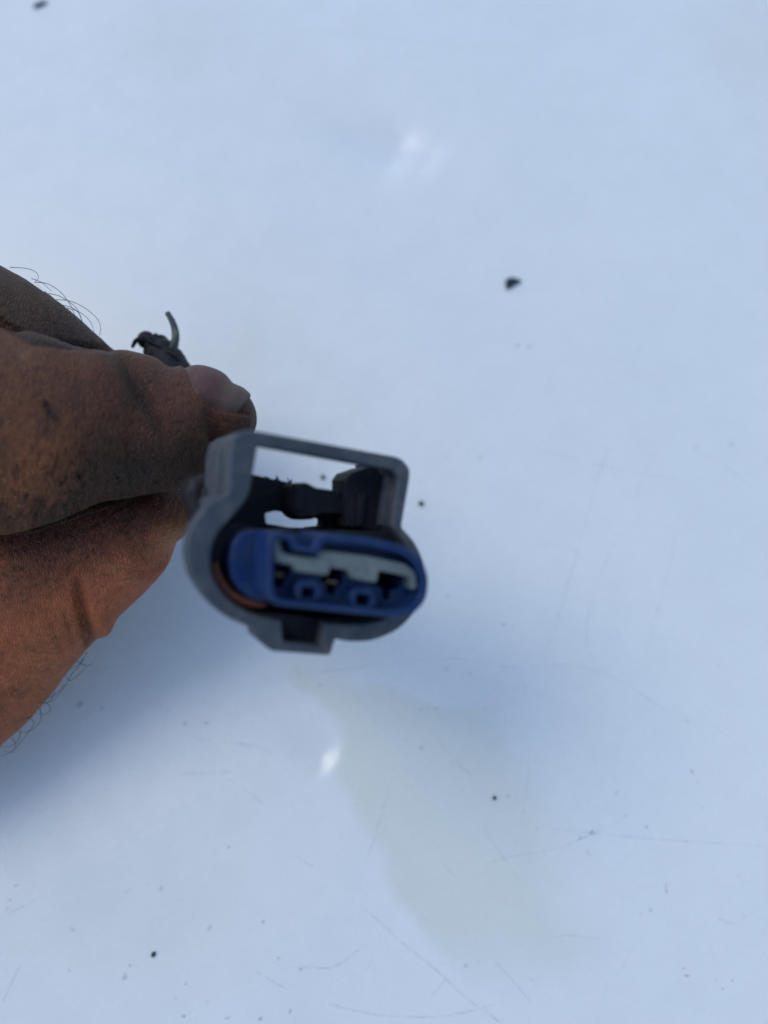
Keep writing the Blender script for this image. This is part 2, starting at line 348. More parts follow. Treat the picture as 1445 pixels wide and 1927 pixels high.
# which digit: index lies above the borders traced in the photograph
up_b = np.interp(hx, [0, 60, 130, 200, 250], [605, 640, 650, 655, 655])
lo_b = np.interp(hx, [0, 60, 170, 250, 330, 390], [1002, 1000, 962, 937, 926, 880])
is_b = ((hy > up_b) & (hy < lo_b + 4)).astype(float)
is_c = (hy >= lo_b + 4).astype(float); is_a = (hy <= up_b).astype(float)
disp = np.zeros(nv)
def groove(poly, width, depth, mask=1.0, ends=True):
    global disp
    d, t = seg_dist(hx, hy, poly); e = np.clip(np.minimum(t, 1 - t) * 8, 0, 1) if ends else 1
    disp -= depth / 1000 * gauss(d, width) * fac * mask * e
def swell(cx, cy, sx, sy, rot, amt, mask=1.0):
    global disp
    disp += amt / 1000 * blob(hx, hy, cx, cy, sx, sy, rot) * fac * mask
# folds over the end joint of the index finger
wd = 1.0
def fold(poly, width, depth, mask):
    """a skin fold that fades out at both ends"""
    global disp, line
    d, t = seg_dist(hx, hy, poly); e = np.sin(math.pi * np.clip(t, .0, 1)) ** .7 * (1 + .35 * (fbm(hv, 300, 77, 2) - .5))
    disp -= depth / 1000 * gauss(d, width * (.5 + .6 * e)) * e * fac * mask
line = np.zeros(nv)
fold([(196, 640), (226, 680), (248, 712), (270, 752), (296, 792), (318, 850)], 16, .75, is_b)
fold([(215, 655), (240, 690), (266, 736), (282, 768), (300, 798)], 4, .22, is_b)
fold([(236, 668), (262, 706), (280, 744), (306, 780)], 4, .15, is_b); fold([(190, 690), (214, 722), (236, 770)], 5, .15, is_b)
swell(190, 720, 60, 70, 20, .7, is_b); swell(345, 770, 50, 60, 20, .35, is_b)
swell(70, 900, 110, 80, -10, .8, is_b)
swell(50, 673, 14, 9, -20, .35, is_b)
d, t = seg_dist(hx, hy, [(338, 686), (356, 716), (378, 750), (394, 772), (430, 783), (466, 788)]); disp += .0002 * gauss(d, 9) * fac * is_b
d, t = seg_dist(hx, hy, [(345, 688), (364, 716), (386, 750), (400, 764), (432, 774), (466, 778)]); disp -= .0003 * gauss(d, 4) * fac * is_b
groove([(85, 755), (95, 775), (104, 790)], 6, .35, is_b)
# knuckle wrinkles at the lower left of the index finger
def wrinkle(poly, width, depth, mask, dark=.7):
    """a fine fold: groove plus a darker line along it"""
    global disp, line
    x0 = min(p[0] for p in poly) - 14; x1 = max(p[0] for p in poly) + 14; y0 = min(p[1] for p in poly) - 14; y1 = max(p[1] for p in poly) + 14
    k = np.nonzero((hx > x0) & (hx < x1) & (hy > y0) & (hy < y1) & (mask > 0) & (fac > .3))[0]
    if not len(k): return
    d, t = seg_dist(hx[k], hy[k], poly); e = np.clip(np.minimum(t, 1 - t) * 5, 0, 1) * gauss(d, width)
    disp[k] -= depth / 1000 * e; line[k] = np.maximum(line[k], e * dark)
low = lambda x: float(np.interp(x, [0, 60, 170, 250, 330, 390], [1002, 1000, 962, 937, 926, 880]))
x0 = -8
while x0 < 345:
    yb = low(x0); near = x0 < 175
    l = random.uniform(34, 74) if near else random.uniform(18, 36)
    y1 = yb - random.uniform(0, 9); lean = random.gauss(8 if near else 3, 5)
    wrinkle([(x0, y1), (x0 - lean * .2 + random.gauss(0, 2), y1 - l * .33), (x0 + lean * .3 + random.gauss(0, 3), y1 - l * .66), (x0 + lean, y1 - l)], random.uniform(2.8, 4.6), random.uniform(.12, .30) if near else .10, is_b, random.uniform(.5, .9) if near else .5)
    if near and random.random() < .6:
        ym = y1 - l * random.uniform(.3, .6); wrinkle([(x0, ym), (x0 + 6, ym - 6), (x0 + 11, ym - 3)], 2.2, .1, is_b, .6)
    x0 += random.uniform(7, 12.5)
for k in range(420):       # finer broken lines across the knuckle and finger
    x0 = random.uniform(-5, 420); y0 = random.uniform(700, 985)
    if y0 > low(x0) - 4: continue
    wgt = math.exp(-((x0 - 110) / 150) ** 2 - ((y0 - 930) / 75) ** 2) + .22
    if random.random() > wgt + .25: continue
    l = random.uniform(8, 26); a = random.gauss(1.45, .28) if random.random() < .75 else random.gauss(.2, .4)
    wrinkle([(x0, y0), (x0 + l * .5 * math.cos(a) + random.gauss(0, 1.5), y0 - l * .5 * math.sin(a)), (x0 + l * math.cos(a), y0 - l * math.sin(a))], random.uniform(2.2, 3.2), .12 * wgt + .03, is_b, .2 + .35 * wgt)
for k in range(260):       # thumb: short slanted lines where it goes under the index finger
    x0 = random.uniform(-5, 340); y0 = low(x0) + random.uniform(8, 150) * (1 - x0 / 500)
    l = random.uniform(9, 24); a = random.gauss(1.0, .25) if x0 > 120 else random.gauss(2.2, .7)
    wrinkle([(x0, y0), (x0 + l * .5 * math.cos(a) + random.gauss(0, 1.5), y0 - l * .5 * math.sin(a)), (x0 + l * math.cos(a), y0 - l * math.sin(a))], random.uniform(1.8, 2.8), .07, is_c, random.uniform(.2, .55))
for k in range(90):        # middle finger
    x0 = random.uniform(-5, 180); y0 = random.uniform(510, 645); l = random.uniform(8, 20); a = random.gauss(.9, .5)
    wrinkle([(x0, y0), (x0 + l * math.cos(a), y0 + l * math.sin(a))], 2.2, .04, is_a, .25)
# thumb: crease at its joint, pad folds
fold([(146, 1085), (150, 1120), (157, 1155), (166, 1188), (176, 1232), (186, 1270)], 11, 1.35, is_c)
groove([(120, 1150), (132, 1190), (140, 1215)], 5, .25, is_c); groove([(95, 1160), (108, 1205), (120, 1230)], 5, .2, is_c)
swell(194, 1178, 20, 30, 10, 1.3, is_c); swell(290, 1050, 60, 40, -35, .35, is_c)
groove([(196, 1085), (235, 1072), (275, 1075), (320, 1050)], 8, .25, is_c)
# crease where the middle finger disappears behind the index finger
groove([(-40, 590), (0, 604), (60, 640), (130, 650), (205, 655)], 7, .8, 1.0, False)
disp += 0.00022 * (fbm(hv, 260, 5, 3) - .5) + 0.00009 * (fbm(hv, 900, 8, 3) - .5)
hv2 = hv + hn * disp[:, None]
hme.vertices.foreach_set('co', hv2.ravel()); hme.update()
# pigment: skin tones, oily dirt in patches, shade painted in between the digits
def c3(*c): return np.array(c)
col = np.tile(c3(.150, .085, .058), (nv, 1))
def paint(mask, c, a=1.0):
    global col
    k = np.clip(mask * a, 0, 1)[:, None]; col = col * (1 - k) + c3(*c) * k
f1 = fbm(hv, 140, 21, 4); f2 = fbm(hv, 420, 31, 4); f3 = fbm(hv, 60, 41, 3)
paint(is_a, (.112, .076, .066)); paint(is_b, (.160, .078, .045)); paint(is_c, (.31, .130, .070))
paint(is_b * blob(hx, hy, 60, 900, 150, 90, -8), (.34, .155, .070), .9)
paint(is_b * blob(hx, hy, -20, 760, 110, 130), (.19, .085, .046), .7)
paint(is_b * blob(hx, hy, 470, 800, 26, 70, 0), (.075, .052, .045), .7); paint(is_b * blob(hx, hy, 430, 845, 50, 26, 30), (.23, .12, .08), .6); paint(is_b * blob(hx, hy, 300, 740, 130, 90), (.095, .052, .042), .7); paint(is_b * blob(hx, hy, 330, 870, 110, 60, -20), (.060, .040, .033), .75)
paint(is_b * blob(hx, hy, 345, 760, 70, 60), (.17, .082, .06), .6)
paint(is_b * blob(hx, hy, 50, 674, 20, 14), (.30, .19, .15), .6)
paint(is_b * blob(hx, hy, 250, 880, 110, 45, -22), (.055, .042, .036), .85)
paint(is_b * blob(hx, hy, 185, 850, 40, 60, 20), (.05, .042, .036), .6 * 1.0)
paint(is_b * blob(hx, hy, 130, 975, 90, 16, -14), (.075, .065, .06), .8)  # shade painted along the border with the thumb
paint(is_b * blob(hx, hy, 30, 985, 50, 22), (.38, .20, .11), .5)
d, t = seg_dist(hx, hy, [(85, 757), (93, 772), (98, 780), (107, 790)]); paint(is_b * gauss(d, 6), (.035, .015, .014), .9)
d, t = seg_dist(hx, hy, [(205, 655), (232, 690), (262, 745), (292, 800)]); paint(is_b * gauss(d, 14), (.06, .045, .04), .6)  # shading line of the end joint, painted along its fold
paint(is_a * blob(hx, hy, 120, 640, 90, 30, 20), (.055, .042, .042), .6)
d, t = seg_dist(hx, hy, [(330, 985), (290, 1040), (225, 1080), (170, 1105)]); paint(is_c * gauss(d, 55), (.48, .19, .115), .8)
paint(is_c * blob(hx, hy, 335, 1000, 34, 42, 20), (.62, .44, .27), .95); paint(is_c * blob(hx, hy, 275, 1035, 60, 34, -35), (.42, .22, .15), .6)
paint(is_c * blob(hx, hy, 215, 1075, 60, 14, 22), (.46, .25, .15), .55)
paint(is_c * blob(hx, hy, 60, 1290, 170, 70, -45), (.40, .185, .10), .7)
paint(is_c * sm((1075 - hy - hx * .12) / 70) * (f2 > .1), (.10, .055, .038), .75)  # these two paint the occlusion under the index finger onto the thumb
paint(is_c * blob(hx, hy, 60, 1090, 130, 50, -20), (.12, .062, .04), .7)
paint(is_c * blob(hx, hy, 168, 1195, 9, 16), (.10, .07, .055), .4)
grime = np.clip((f2 - .5) * 5, 0, 1) * np.clip((f3 - .40) * 4, 0, 1); paint(grime * (1 - is_c), (.055, .040, .032), .4); paint(grime * is_c, (.11, .065, .045), .35)
col *= (0.62 + .28 * f1)[:, None] * (c3(.90, .70, .50) + is_c[:, None] * c3(.34, .15, .08))
disp_dark = np.clip(disp * -1000 * 1.2, 0, .5); col *= (1 - .5 * disp_dark)[:, None]   # darker where the relief is sunk
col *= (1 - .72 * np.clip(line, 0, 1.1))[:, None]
fine = np.clip((is_b * (.28 + .8 * blob(hx, hy, 110, 935, 190, 85, -8) + .3 * blob(hx, hy, 380, 860, 80, 60)) + is_c * (.25 + .35 * sm((1130 - hy) / 120)) + is_a * .3) * (.6 + .8 * f3), 0, 1)
a = hme.color_attributes.new('pigment_and_shade', 'FLOAT_COLOR', 'POINT'); a.data.foreach_set('color', np.hstack([np.clip(col, 0, 1), np.ones((nv, 1))]).ravel().astype(np.float32))
a = hme.color_attributes.new('fine', 'FLOAT_COLOR', 'POINT'); a.data.foreach_set('color', np.stack([fine] * 3 + [np.ones(nv)], 1).ravel().astype(np.float32))
skin, nt, b = mat('skin', (.15, .08, .05), .5, .28)
cc = oc(nt); vc = nt.nodes.new('ShaderNodeVertexColor'); vc.layer_name = 'pigment_and_shade'; vf = nt.nodes.new('ShaderNodeVertexColor'); vf.layer_name = 'fine'
mp = N(nt, 'ShaderNodeMapping'); nt.links.new(cc, mp.inputs[0]); mp.inputs['Scale'].default_value = (2.6, .9, 1.2); mp.inputs['Rotation'].default_value = (0, 0, R(8))
vo = N(nt, 'ShaderNodeTexVoronoi'); vo.feature = 'DISTANCE_TO_EDGE'; vo.inputs['Scale'].default_value = 1050
dn = noise(nt, 500, 4, .5, cc); dm = nt.nodes.new('ShaderNodeVectorMath'); dm.operation = 'MULTIPLY_ADD'
nt.links.new(dn.outputs[1], dm.inputs[0]); dm.inputs[1].default_value = (.0024, .0024, .0024); nt.links.new(mp.outputs[0], dm.inputs[2]); nt.links.new(dm.outputs[0], vo.inputs['Vector'])
vr = ramp(nt, vo.outputs['Distance'], [(0, (0, 0, 0)), (.26, (1, 1, 1))])
nf = noise(nt, 2600, 4, .65, cc)
hh = mixc(nt, .45, vr.outputs[0], nf.outputs[0])
dk = mixc(nt, vf.outputs[0], (1, 1, 1), mixc(nt, .62, (1, 1, 1), vr.outputs[0]))
nm = noise(nt, 1300, 5, .7, cc); nmr = ramp(nt, nm.outputs[0], [(.3, (.66, .64, .62)), (.7, (1.3, 1.25, 1.2))])
cA = mixc(nt, 1.0, vc.outputs[0], dk, 'MULTIPLY'); cB = mixc(nt, 1.0, cA, nmr.outputs[0], 'MULTIPLY')
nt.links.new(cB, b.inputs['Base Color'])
b.inputs['Subsurface Weight'].default_value = .12; b.inputs['Subsurface Radius'].default_value = (1, .35, .2); b.inputs['Subsurface Scale'].default_value = .0012
rr = ramp(nt, nf.outputs[0], [(.3, (.48, .48, .48)), (.7, (.66, .66, .66))]); nt.links.new(rr.outputs[0], b.inputs['Roughness'])
bn = bump(nt, b, hh, .8, .00026)
hand_root = empty('hand', P(100, 900, 125))
tag(hand_root, 'oil-stained brown hand pinching the grey connector from the left', 'hand')
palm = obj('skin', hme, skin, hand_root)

# nail of the index finger, thumb nail on the hidden side
bvh = BVHTree.FromPolygons([Vector(v) for v in hv2], [tuple(p.vertices) for p in hme.polygons])
def cw(x, y, t): return (CR * x + CU * y - CF * t).normalized()
nailm, nt, b = mat('nail', (.42, .27, .24), .55, .22)
uvn = nt.nodes.new('ShaderNodeVertexColor'); uvn.layer_name = 'tint'
nn = noise(nt, 900, 4, .6, oc(nt)); nr = ramp(nt, nn.outputs[0], [(.3, (.8, .78, .76)), (.7, (1.05, 1.05, 1.05))])
nt.links.new(mixc(nt, 1.0, uvn.outputs[0], nr.outputs[0], 'MULTIPLY'), b.inputs['Base Color'])
b.inputs['Subsurface Weight'].default_value = .1; b.inputs['Subsurface Scale'].default_value = .0008
def make_nail(center, normal, along, Ls, Lt, name='nail', lift=.0005):
    n = normal; s = (along - n * along.dot(n)).normalized(); t = n.cross(s)
    bm = bmesh.new(); NS, NT = 22, 22; top = {}; cols = {}
    for i in range(NS + 1):
        for j in range(NT + 1):
            u = i / NS; v = 2 * j / NT - 1
            # rounded root and free edge
            root = .16 * v * v; free = 1 - .26 * v * v
            uu = root + (free - root) * u
            o = center + s * ((uu - .5) * Ls) + t * (v * Lt / 2 * (1 - .10 * (1 - u)))
            loc, nor, _, _ = bvh.ray_cast(o + n * .02, -n, .04)
            if loc is None: loc, nor, _, _ = bvh.find_nearest(o - n * .001)
            edge = max(abs(v) ** 6, (1 - u) ** 8)
            l = lift * (1 - edge) - .00022 * edge
            vtx = bm.verts.new(loc + nor.lerp(n, .5).normalized() * l); top[i, j] = vtx; cols[vtx] = (u, v)
    for _ in range(6): bmesh.ops.smooth_vert(bm, verts=[top[i, j] for i in range(1, NS) for j in range(1, NT)], factor=.6, use_axis_x=True, use_axis_y=True, use_axis_z=True)
    for i in range(NS):
        for j in range(NT): bm.faces.new((top[i, j], top[i + 1, j], top[i + 1, j + 1], top[i, j + 1]))
    # thickness at the free edge
    low = [bm.verts.new(top[NS, j].co - n * .0005 - s * .0002) for j in range(NT + 1)]
    for j in range(NT): bm.faces.new((top[NS, j], low[j], low[j + 1], top[NS, j + 1]))
    vals = [cols.get(v, (1.05, 0)) for v in bm.verts]
    me = bpy.data.meshes.new(name); bm.to_mesh(me); bm.free()
    cl = []
    for u, v in vals:
        pink = np.array((.115, .056, .052)); pale = np.array((.108, .076, .064)); grey = np.array((.035, .026, .022))
        k = np.clip((u - .42) / .42, 0, 1); c = pink * (1 - k) + pale * k
        k = np.clip((.16 - u) / .16, 0, 1) * .5; c = c * (1 - k) + pale * k
        k = max(np.clip((abs(v) - .82) / .18, 0, 1), np.clip((u - .96) / .06, 0, 1)) * .7; c = c * (1 - k) + grey * k
        cl += [*c, 1]
    a = me.color_attributes.new('tint', 'FLOAT_COLOR', 'POINT'); a.data.foreach_set('color', cl)
    return obj(name, me, nailm, hand_root)
nl = make_nail(P(411, 716, 118), cw(.47, .63, .62), cw(.80, -.22, -.49), .0098, .0108)
nl['label'] = 'pale pinkish nail with a grey free edge on the upper finger'
nl2 = make_nail(P(225, 1065, 145), cw(.1, -.35, -.93), cw(.75, .62, 0), .0105, .0100)

# hairs
hairm, nt, b = mat('hair', (.012, .010, .010), .4, .5)
hn_ = noise(nt, 4000, 2, .5, oc(nt)); nt.links.new(ramp(nt, hn_.outputs[0], [(.3, (.008, .007, .007)), (.7, (.03, .025, .022))]).outputs[0], b.inputs['Base Color'])
bm = bmesh.new()
HA = [[(20, 503), (50, 505), (68, 512), (73, 522), (66, 531)], [(66, 531), (90, 534), (115, 550), (132, 572), (140, 590), (142, 597)],
      [(92, 552), (112, 557), (132, 569), (148, 585), (157, 610)], [(106, 564), (130, 566), (158, 578), (182, 598), (190, 615), (188, 632)],
      [(118, 574), (138, 580), (150, 592), (156, 609)], [(128, 580), (145, 585), (160, 594), (172, 608), (178, 626)], [(60, 524), (80, 532), (98, 548)], [(84, 548), (100, 560), (118, 577)]]
HC = [[(152, 1235), (146, 1250), (132, 1265), (118, 1290), (100, 1312), (78, 1322)], [(140, 1240), (160, 1250), (174, 1244)], [(120, 1268), (128, 1278), (146, 1266), (158, 1252)],
      [(85, 1320), (92, 1330), (84, 1340), (68, 1342)], [(72, 1330), (74, 1350), (60, 1368), (40, 1375), (18, 1370)], [(58, 1345), (40, 1350), (14, 1352), (-10, 1348)],
      [(46, 1345), (60, 1355), (54, 1370), (30, 1400), (20, 1412), (4, 1410)], [(36, 1372), (30, 1392), (12, 1402), (-8, 1400)], [(118, 1285), (104, 1302), (84, 1312)], [(100, 1300), (88, 1318), (60, 1322), (44, 1336)],
      [(160, 1225), (150, 1243), (128, 1258)], [(20, 1385), (26, 1400), (14, 1414), (-8, 1420)]]
for k, h in enumerate(HA):
    d0 = 127.5; tube(bm, [P(x, y, d0 - 1 - .8 * math.sin(math.pi * i / (len(h) - 1))) for i, (x, y) in enumerate(h)], .000055, 6, 6, .00003)
for k, h in enumerate(HC): tube(bm, [P(x + 4, y + 3, 134 + .4 * i) for i, (x, y) in enumerate(h)], .00005, 6, 6, .000025)
# short bristles on the skin of middle finger and thumb
for k in range(60):
    if k % 2: x, y = random.uniform(0, 150), 0; y = float(np.interp(x, [0, 70, 150], [500, 535, 600])) + random.uniform(10, 60)
    else: x = random.uniform(-10, 120); y = float(np.interp(x, [0, 150], [1390, 1230])) - random.uniform(8, 90)
    loc, nor, _, _ = bvh.ray_cast(CO, ray(x, y).normalized(), .3)
    if loc is None: continue
    side = (CR * random.gauss(.9, .3) - CU * random.gauss(.6, .4)).normalized(); l = random.uniform(.0012, .0032)
    tube(bm, [loc - nor * .0001, loc + nor * l * .25 + side * l * .45, loc + nor * l * .25 + side * l],   .000016, 5, 3, .000007)
hr = obj('finger_hair', bm_mesh(bm, 'finger_hair'), hairm, hand_root); hr['kind'] = 'stuff'

# ================================================================== CONNECTOR
A = R(23)
W = (CR * math.sin(A) - CU * 0.02 - CF * math.cos(A)).normalized()     # out of the mouth
U = (CR - W * CR.dot(W)).normalized(); V = W.cross(U)
O = P(590, 1080, 98)
def on(px, py, wmm):           # pixel -> local (u, v) on the plane w
    r = ray(px, py); pt = O + W * (wmm / 1000); t = (pt - CO).dot(W) / r.dot(W); q = CO + r * t - O
    return q.dot(U), q.dot(V)
MW = Matrix(((U.x, V.x, W.x, O.x), (U.y, V.y, W.y, O.y), (U.z, V.z, W.z, O.z), (0, 0, 0, 1)))
def rounded(poly, rad, n=4):
    """round corners of polygon given [(x,y[,r])]"""
    out = []; L = len(poly)
    for i in range(L):
        p = Vector(poly[i][:2]); a = Vector(poly[i - 1][:2]); c = Vector(poly[(i + 1) % L][:2]); r = poly[i][2] if len(poly[i]) > 2 else rad
        da, dc = a - p, c - p; r = min(r, da.length * .45, dc.length * .45); p0 = p + da.normalized() * r; p1 = p + dc.normalized() * r
        for k in range(n + 1):
            t = k / n; out.append(tuple(p0 * (1 - t) ** 2 + p * 2 * t * (1 - t) + p1 * t * t))
    return out
def slab(bm, outer, holes, w0, w1, bevel=.12, wref=None, rad=6):
    """outline in photo pixels taken on plane wref, extruded w0..w1 (mm) with soft edges"""
    wref = w1 if wref is None else wref
    cu = bpy.data.curves.new('t', 'CURVE'); cu.dimensions = '2D'; cu.fill_mode = 'BOTH'
    for poly in [outer] + holes:
        pts = [on(x, y, wref) for x, y in rounded(poly, rad)]
        sp = cu.splines.new('POLY'); sp.points.add(len(pts) - 1)
        for q, (a, c) in zip(sp.points, pts): q.co = (a, c, 0, 1)
        sp.use_cyclic_u = True
    bv = bevel / 1000
    cu.extrude = max((w1 - w0) / 2000 - bv, 1e-6); cu.bevel_depth = bv; cu.bevel_resolution = 2; cu.offset = -bv
    o = bpy.data.objects.new('t', cu); C.objects.link(o); me = evaluated(o); bpy.data.objects.remove(o)
    me.transform(Matrix.Translation((0, 0, (w0 + w1) / 2000))); me.transform(MW); bm.from_mesh(me); bpy.data.meshes.remove(me)
def scaled(poly, cx, cy, s, dx=0, dy=0): return [(cx + (p[0] - cx) * s + dx, cy + (p[1] - cy) * s + dy) + tuple(p[2:]) for p in poly]
def plastic(name, lo, hi, rough, wear=None, spec=.5):
    m, nt, b = mat(name, lo, rough, spec); cc = oc(nt)
    n = noise(nt, 260, 6, .65, cc); r = ramp(nt, n.outputs[0], [(.3, lo), (.7, hi)]); c = r.outputs[0]
    if wear:
        n2 = noise(nt, 520, 6, .75, cc); k = ramp(nt, n2.outputs[0], [(.50, (0, 0, 0)), (.66, (.8, .8, .8))]); c = mixc(nt, k.outputs[0], c, wear)
    nt.links.new(c, b.inputs['Base Color'])
    n3 = noise(nt, 2500, 4, .6, cc); bump(nt, b, n3.outputs[0], .18, .0001)
    rr = ramp(nt, n.outputs[0], [(.3, (rough - .08,) * 3), (.7, (rough + .1,) * 3)]); nt.links.new(rr.outputs[0], b.inputs['Roughness'])
    return m
grey = plastic('grey_nylon', (.038, .048, .060), (.060, .072, .088), .5, (.095, .092, .088), .4)
dark = plastic('dark_and_shaded_nylon', (.006, .008, .011), (.011, .014, .019), .62, (.03, .028, .025), .22)  # dark parts, and painted shade inside the grey shell
blue = plastic('blue_nylon', (.0032, .018, .072), (.009, .036, .118), .42, (.022, .038, .075), .3)
pale = plastic('pale_lock_plastic', (.105, .135, .135), (.17, .20, .185), .5, (.05, .065, .075))
rubber = plastic('black_rubber', (.007, .007, .008), (.014, .014, .015), .6, None, .3)
rust = plastic('orange_seal', (.10, .028, .014), (.22, .060, .026), .5, (.05, .03, .025))
brass = mat('brass', (.50, .38, .22), .35)[0]; bb = brass.node_tree.nodes['Principled BSDF']; bb.inputs['Metallic'].default_value = .9
nb = noise(brass.node_tree, 1500, 4, .6, oc(brass.node_tree)); brass.node_tree.links.new(ramp(brass.node_tree, nb.outputs[0], [(.3, (.22, .17, .11)), (.7, (.62, .50, .32))]).outputs[0], bb.inputs['Base Color'])

conn = empty('cable_connector', O)
tag(conn, 'grey plastic three-way plug with a blue insert, its mouth facing up, held between two fingers', 'connector')

outer = [(434, 826, 6), (450, 811, 8), (480, 810, 10), (755, 861, 22), (773, 882, 18), (771, 905), (756, 992, 6), (782, 1020, 20), (800, 1060, 30), (802, 1100, 30), (786, 1148, 30), (752, 1186, 30), (700, 1208, 30), (655, 1208, 20), (632, 1203, 3), (622, 1234, 5), (512, 1226, 5), (476, 1196, 3), (473, 1181, 3), (430, 1165, 30), (388, 1130, 30), (358, 1085, 40), (348, 1040, 40), (356, 995, 30), (376, 965, 20), (392, 945, 10), (428, 930, 8)]
inner = [(486, 838, 5), (738, 884, 9), (750, 898, 9), (736, 990, 6), (752, 1010, 10), (772, 1040, 20), (780, 1080, 25), (770, 1125, 25), (735, 1160, 30), (690, 1174, 20), (640, 1173, 10), (612, 1171, 4), (604, 1214, 4), (534, 1207, 4), (531, 1166, 4), (480, 1158, 20), (430, 1130, 25), (402, 1090, 30), (396, 1045, 30), (408, 1005, 25), (440, 972, 20), (466, 938, 8), (472, 920, 8)]
oval_o = [(402, 1000, 30), (430, 962, 20), (480, 945, 20), (736, 985, 20), (775, 1030, 25), (785, 1085, 25), (772, 1135, 25), (735, 1170, 30), (690, 1186, 20), (480, 1168, 20), (425, 1140, 25), (392, 1090, 30), (390, 1045, 30)]
oval_i = [(412, 1004, 25), (440, 975, 18), (484, 960, 18), (730, 998, 18), (764, 1034, 22), (772, 1085, 22), (760, 1128, 22), (728, 1160, 25), (690, 1173, 18), (482, 1156, 18), (432, 1130, 22), (404, 1088, 25), (400, 1045, 25)]
bm = bmesh.new()
slab(bm, outer, [inner], -2.6, 0, .35)
# side walls of the latch bridge
slab(bm, [(434, 826, 5), (450, 812, 6), (480, 812), (484, 838), (468, 940), (428, 932)], [], -12.5, -3.0, .15, wref=0, rad=4)
slab(bm, [(738, 868), (772, 884, 9), (770, 905), (757, 992), (736, 990), (750, 898), (742, 886)], [], -13, -3.0, .12, wref=0, rad=3)
# outer finger grip on the left wall: set proud with a groove in front of it
slab(bm, [(427, 846, 8), (434, 822, 4), (442, 822), (436, 934), (422, 930)], [], -12.5, -4.2, .2, wref=0, rad=3)
slab(bm, [(398, 940), (432, 925), (470, 930), (450, 975), (410, 1000)], [], -8, -3.0, .2, wref=0, rad=6)
housing = obj('housing', bm_mesh(bm, 'housing'), grey, conn, auto=32)

bm = bmesh.new()
# socket wall behind the rim; its top stays low so that the latch window is open
low_o = [(404, 1010, 25), (440, 985, 20), (500, 998, 10), (738, 1000, 8), (775, 1040, 20), (788, 1085, 25), (772, 1135, 25), (735, 1176, 20), (640, 1182, 6), (612, 1190, 3), (606, 1220, 3), (532, 1213, 3), (528, 1180, 4), (480, 1170, 20), (425, 1140, 25), (392, 1090, 30), (392, 1045, 30)]
low_i = [(420, 1030, 25), (448, 1005, 18), (500, 1010, 10), (730, 1042, 18), (762, 1062, 22), (772, 1085, 22), (760, 1128, 22), (728, 1158, 20), (600, 1164, 4), (540, 1156, 4), (482, 1150, 18), (432, 1126, 22), (406, 1088, 25), (404, 1055, 30)]
slab(bm, low_o, [low_i], -13, -2.7, .1, wref=-2.7)
slab(bm, low_o, [], -13.6, -12.8, .1, wref=-2.7)
obj('socket', bm_mesh(bm, 'socket'), dark, conn, auto=32)  # dark material paints in the shade inside the grey shell
# rear body, boot and latch lever
bm = bmesh.new()
slab(bm, scaled(low_o, 590, 1095, .86), [], -24, -13.5, .3, wref=-4)
slab(bm, scaled(low_o, 590, 1095, .70), [], -30, -23.9, .5, wref=-6)
obj('rear_body', bm_mesh(bm, 'rear_body'), dark, conn, auto=32)
bm = bmesh.new(); slab(bm, [(346, 924, 8), (358, 900), (400, 886), (470, 896), (430, 1000), (392, 1008), (370, 985)], [], -19, -12, 1.2, wref=-13, rad=6)
slab(bm, [(372, 950, 5), (376, 918), (410, 905), (440, 960), (400, 990)], [], -12.2, -10, .5, wref=-13, rad=6)
obj('rubber_boot', bm_mesh(bm, 'rubber_boot'), rubber, conn, auto=50)
bm = bmesh.new()
# latch plate with its window, behind the mouth
slab(bm, [(440, 905), (472, 892), (520, 903), (552, 909), (600, 921), (655, 927), (735, 935), (735, 1030), (610, 1010), (440, 1000)],
     [[(499, 966, 3), (520, 961, 3), (541, 964, 2), (548, 972, 3), (560, 979), (584, 978), (596, 974), (607, 975, 3), (611, 980, 3), (609, 991, 4), (585, 993, 3), (574, 998, 3), (501, 985, 3)]], -13.5, -10.5, .1, wref=-10.5, rad=5)
slab(bm, [(655, 905, 3), (662, 890, 4), (692, 880), (742, 872), (760, 890), (742, 1030), (652, 1030)], [], -13.3, -10.4, .1, wref=-10.4, rad=3)
slab(bm, [(651, 903, 2), (660, 890, 2), (692, 879, 2), (737, 877, 1), (735, 900), (722, 1000), (652, 990)], [], -10.5, -5.0, .12, wref=-5.0, rad=1)  # dark post brought forward to stand in for the inner wall's shade
slab(bm, [(676, 930), (690, 928), (684, 990), (672, 988)], [], -5.1, -4.4, .15, wref=-4.4, rad=2)
# lever tongue that stands forward
slab(bm, [(546, 916, 4), (552, 909, 4), (577, 908, 4), (590, 915), (596, 918), (646, 925, 3), (663, 924, 4), (662, 962, 4), (648, 968), (607, 966), (596, 972), (562, 975, 5), (548, 962, 4)], [], -10.6, -6.5, .25, wref=-6.5, rad=4)
slab(bm, [(555, 915), (572, 912), (570, 962), (551, 958)], [], -6.6, -6.0, .12, wref=-6.5, rad=5)
slab(bm, [(646, 929), (660, 927), (659, 960), (645, 962)], [], -6.6, -6.0, .12, wref=-6.5, rad=5)
obj('latch', bm_mesh(bm, 'latch'), dark, conn, auto=32)

